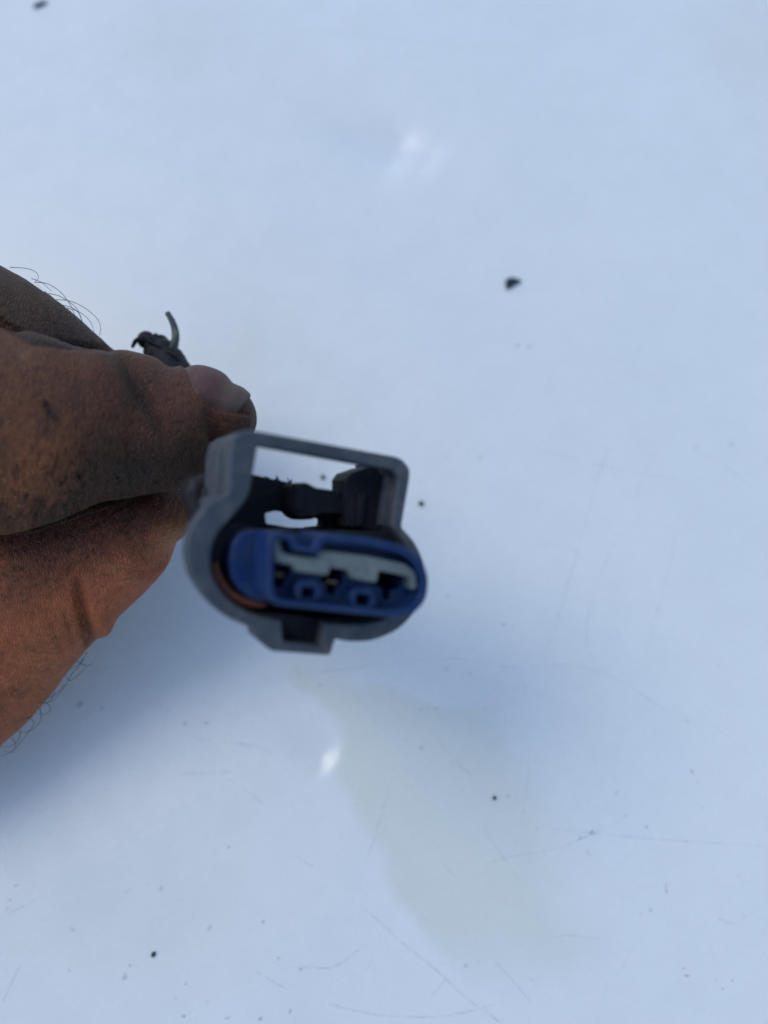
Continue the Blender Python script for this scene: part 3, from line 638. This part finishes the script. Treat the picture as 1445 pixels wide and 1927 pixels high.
# blue terminal carrier, standing proud of the shell
FW = 6.0
b_out = [(505, 1018, 6), (512, 1001, 6), (548, 1003, 4), (559, 1012, 3), (563, 1029, 3), (587, 1032, 3), (596, 1012, 4), (612, 1004, 5), (690, 1010, 20), (765, 1028, 20), (795, 1052, 18), (808, 1090, 20), (802, 1130, 18), (780, 1155, 14), (745, 1163, 10), (640, 1152, 10), (520, 1138, 10), (503, 1120, 8)]
b_in = [(516, 1022, 4), (524, 1014, 4), (544, 1016, 4), (553, 1036, 4), (596, 1044, 4), (612, 1020, 5), (690, 1026, 15), (762, 1044, 15), (784, 1064, 10), (795, 1092, 12), (790, 1124, 12), (772, 1142, 8), (740, 1149, 8), (640, 1140, 8), (524, 1128, 6), (514, 1112, 5)]
h1 = [(520, 1056), (562, 1062), (559, 1092), (550, 1094), (548, 1112), (527, 1108), (528, 1090), (518, 1088)]
h2 = [(623, 1066), (665, 1072), (662, 1104), (653, 1107), (650, 1126), (631, 1123), (631, 1105), (621, 1102)]
h3 = [(719, 1074), (777, 1086), (774, 1112), (758, 1116), (754, 1136), (740, 1133), (738, 1110), (716, 1104)]
s1 = [(574, 1106), (600, 1109), (598, 1130), (572, 1127)]; s2 = [(678, 1120), (704, 1123), (702, 1143), (676, 1140)]
bm = bmesh.new()
slab(bm, b_out, [b_in], FW - 3.2, FW, .22)
slab(bm, scaled(b_out, 656, 1080, .994), [h1, h2, h3, s1, s2], -11, FW - 3.1, .1, wref=FW, rad=3)
slab(bm, [(434, 1058, 20), (438, 1022, 12), (452, 1002, 10), (474, 996, 5), (560, 1006), (560, 1136), (480, 1130, 10), (452, 1112, 15), (437, 1088, 15)], [], -8, -.5, .3, wref=-.5)
slab(bm, [(492, 1002), (500, 1002), (500, 1126), (492, 1122)], [], -.6, 2.2, .15, wref=-.5, rad=2)
# raised bosses round the two small sockets
for s in (s1, s2):
    cx = sum(p[0] for p in s) / 4; cy = sum(p[1] for p in s) / 4
    slab(bm, scaled([(cx - 26, cy - 10, 8), (cx - 14, cy - 26, 8), (cx + 16, cy - 22, 8), (cx + 26, cy - 4, 8), (cx + 22, cy + 14, 6), (cx - 24, cy + 12, 6)], cx, cy, 1.0), [s], FW - 3.2, FW - 1.0, .2, wref=FW, rad=4)
carrier = obj('terminal_carrier', bm_mesh(bm, 'terminal_carrier'), blue, conn, auto=32)
bm = bmesh.new()
slab(bm, [(518, 1020), (530, 1016), (534, 1040), (548, 1046), (600, 1052), (606, 1036), (700, 1048), (768, 1062, 8), (788, 1078, 8), (792, 1108), (781, 1112), (777, 1087), (719, 1075), (714, 1098), (668, 1090), (660, 1074), (627, 1069), (622, 1084), (560, 1076), (556, 1064), (523, 1059)], [], FW - 3.1, FW - .9, .12, wref=FW, rad=3)
obj('lock_plate', bm_mesh(bm, 'lock_plate'), pale, conn, auto=32)
bm = bmesh.new()   # closed floor behind the sockets
slab(bm, scaled(b_out, 656, 1080, .90), [], -4, -2.5, .1, wref=FW)
obj('socket_floor', bm_mesh(bm, 'socket_floor'), dark, conn, auto=32)
# brass terminals in the two left sockets
for x, y in ((537, 1080), (640, 1094)):
    bm = bmesh.new(); u, v = on(x, y, FW)
    for du, dv in ((-.3, -.25), (.3, -.35)):
        c = [MW @ Vector((u + du / 1000, v + dv / 1000, q / 1000)) for q in (-2.4, 0, FW - 3.4, FW - 2.8)]
        sweep(bm, c, [.00024] * 4, [.00045] * 4, V, 12, True)
    bx_ = [MW @ Vector((u, v - .0009, q / 1000)) for q in (-2.4, 0, FW - 6)]; sweep(bm, bx_, [.0003] * 3, [.0006] * 3, V, 12, True)
    obj('terminal', bm_mesh(bm, 'terminal'), brass, conn)
# seal rings round the carrier
def ring(name, poly, wref, wmm, r, m):
    pts = [on(x, y, wref) for x, y in rounded(poly, 20, 6)]; pts = [MW @ Vector((a, c, wmm / 1000)) for a, c in pts]; pts += pts[:2]
    bm = bmesh.new(); sweep(bm, pts, [r] * len(pts), [r] * len(pts), W, 12, False); obj(name, bm_mesh(bm, name), m, conn)
sp_ = [(424, 1020, 25), (452, 985, 18), (494, 978, 18), (724, 1012, 18), (752, 1040, 22), (760, 1085, 22), (748, 1122, 22), (716, 1150, 25), (690, 1156, 18), (482, 1140, 18), (440, 1118, 22), (418, 1080, 25)]
sp_ = [(420, 1040, 22), (452, 1012, 18), (505, 1018, 12), (724, 1048, 18), (752, 1060, 18), (762, 1090, 22), (748, 1122, 22), (716, 1150, 20), (640, 1146, 10), (482, 1133, 18), (440, 1116, 22), (414, 1080, 25)]
bm = bmesh.new(); pts = [MW @ Vector((*on(x, y, -2.4), -.0024)) for x, y in catmull([(406, 1058), (411, 1085), (428, 1112), (455, 1130), (485, 1137), (500, 1139)], 5)]
rs = [.0006 * math.sin(math.pi * (k + 1) / (len(pts) + 1)) ** .5 for k in range(len(pts))]; sweep(bm, pts, rs, rs, W, 10, False); obj('seal', bm_mesh(bm, 'seal'), rust, conn)
ring('rubber_gasket', scaled(sp_, 590, 1085, 1.02), -3, -4.4, .0008, rubber)

# wires out of the back, taped bundle, torn end above the fingers
def wcurve(name, pts, r, m, seg=12, r1=None, sub=8):
    bm = bmesh.new(); tube(bm, pts, r, seg, sub, r1); return obj(name, bm_mesh(bm, name), m, conn)
back = O - W * .029
for k, off in enumerate((-.0045, 0, .0045)):
    p0 = back + U * off
    wcurve('wire', [p0, p0 - W * .006, P(385 + 8 * k, 905, 134), P(350 + 9 * k, 800, 139), P(318 + 8 * k, 715, 141), P(296 + 6 * k, 672, 142)], .0013, rubber)
bm = bmesh.new()
c = catmull([P(370, 860, 137), P(352, 780, 140), P(328, 705, 141), P(306, 668, 142), P(290, 650, 143), P(276, 640, 143)], 8)
rr_ = [.0036 - .0022 * (i / (len(c) - 1)) ** 2 + .00012 * math.sin(i * 1.3) + random.uniform(-.00012, .00012) for i in range(len(c))]
sweep(bm, c, rr_, rr_, (0.1, .3, .9), 20, True)
tp = bm_mesh(bm, 'tape_wrap'); obj('tape_wrap', tp, dark, conn)
# torn tape tongues
def strip(bm, pts, w, th=.00035):
    c = catmull(pts, 6); n = len(c); rw = [w * (1 - .55 * (i / (n - 1)) ** 2) for i in range(n)]
    sweep(bm, c, [th] * n, rw, (CU + CF * .2), 10, True)
bm = bmesh.new()
strip(bm, [P(290, 655, 141), P(272, 640, 141), P(258, 640, 141), P(250, 652, 142)], .0006)
strip(bm, [P(300, 655, 140), P(284, 645, 140), P(272, 634, 140)], .0011); strip(bm, [P(310, 662, 140), P(298, 648, 141), P(292, 640, 141)], .0010)
strip(bm, [P(335, 682, 140), P(322, 668, 140), P(305, 652, 141), P(280, 636, 141)], .0016); strip(bm, [P(345, 690, 139), P(338, 672, 140), P(328, 662, 140)], .0009)
obj('torn_tape', bm_mesh(bm, 'torn_tape'), dark, conn)
wirem = plastic('teal_grey_sheath', (.02, .034, .042), (.045, .065, .07), .5, (.15, .17, .10))
wcurve('wire_stub', [P(322, 668, 141), P(328, 650, 140), P(331, 630, 140), P(326, 608, 140), P(315, 588, 140)], .00085, wirem, 12, .00045)
# fluff of torn sheath behind the latch
bm = bmesh.new()
for k in range(30):
    x = random.choice((random.gauss(515, 5), random.gauss(530, 8), random.uniform(476, 548))); y = float(np.interp(x, [478, 545], [898, 912])); d = 112 + random.uniform(-1, 1); a = random.uniform(-2.9, -.2); pts = [(x, y + 3)]
    for q in range(random.choice((3, 4, 5))):
        a += random.gauss(0, .9); pts.append((pts[-1][0] + 3.4 * math.cos(a), min(y + 2, pts[-1][1] + 3.4 * math.sin(a))))
    tube(bm, [P(px, py, d) for px, py in pts], random.choice((.00008, .00016, .00032)), 6, 3, .00003)
fl_ = obj('frayed_fibres', bm_mesh(bm, 'frayed_fibres'), dark, conn); fl_['kind'] = 'stuff'
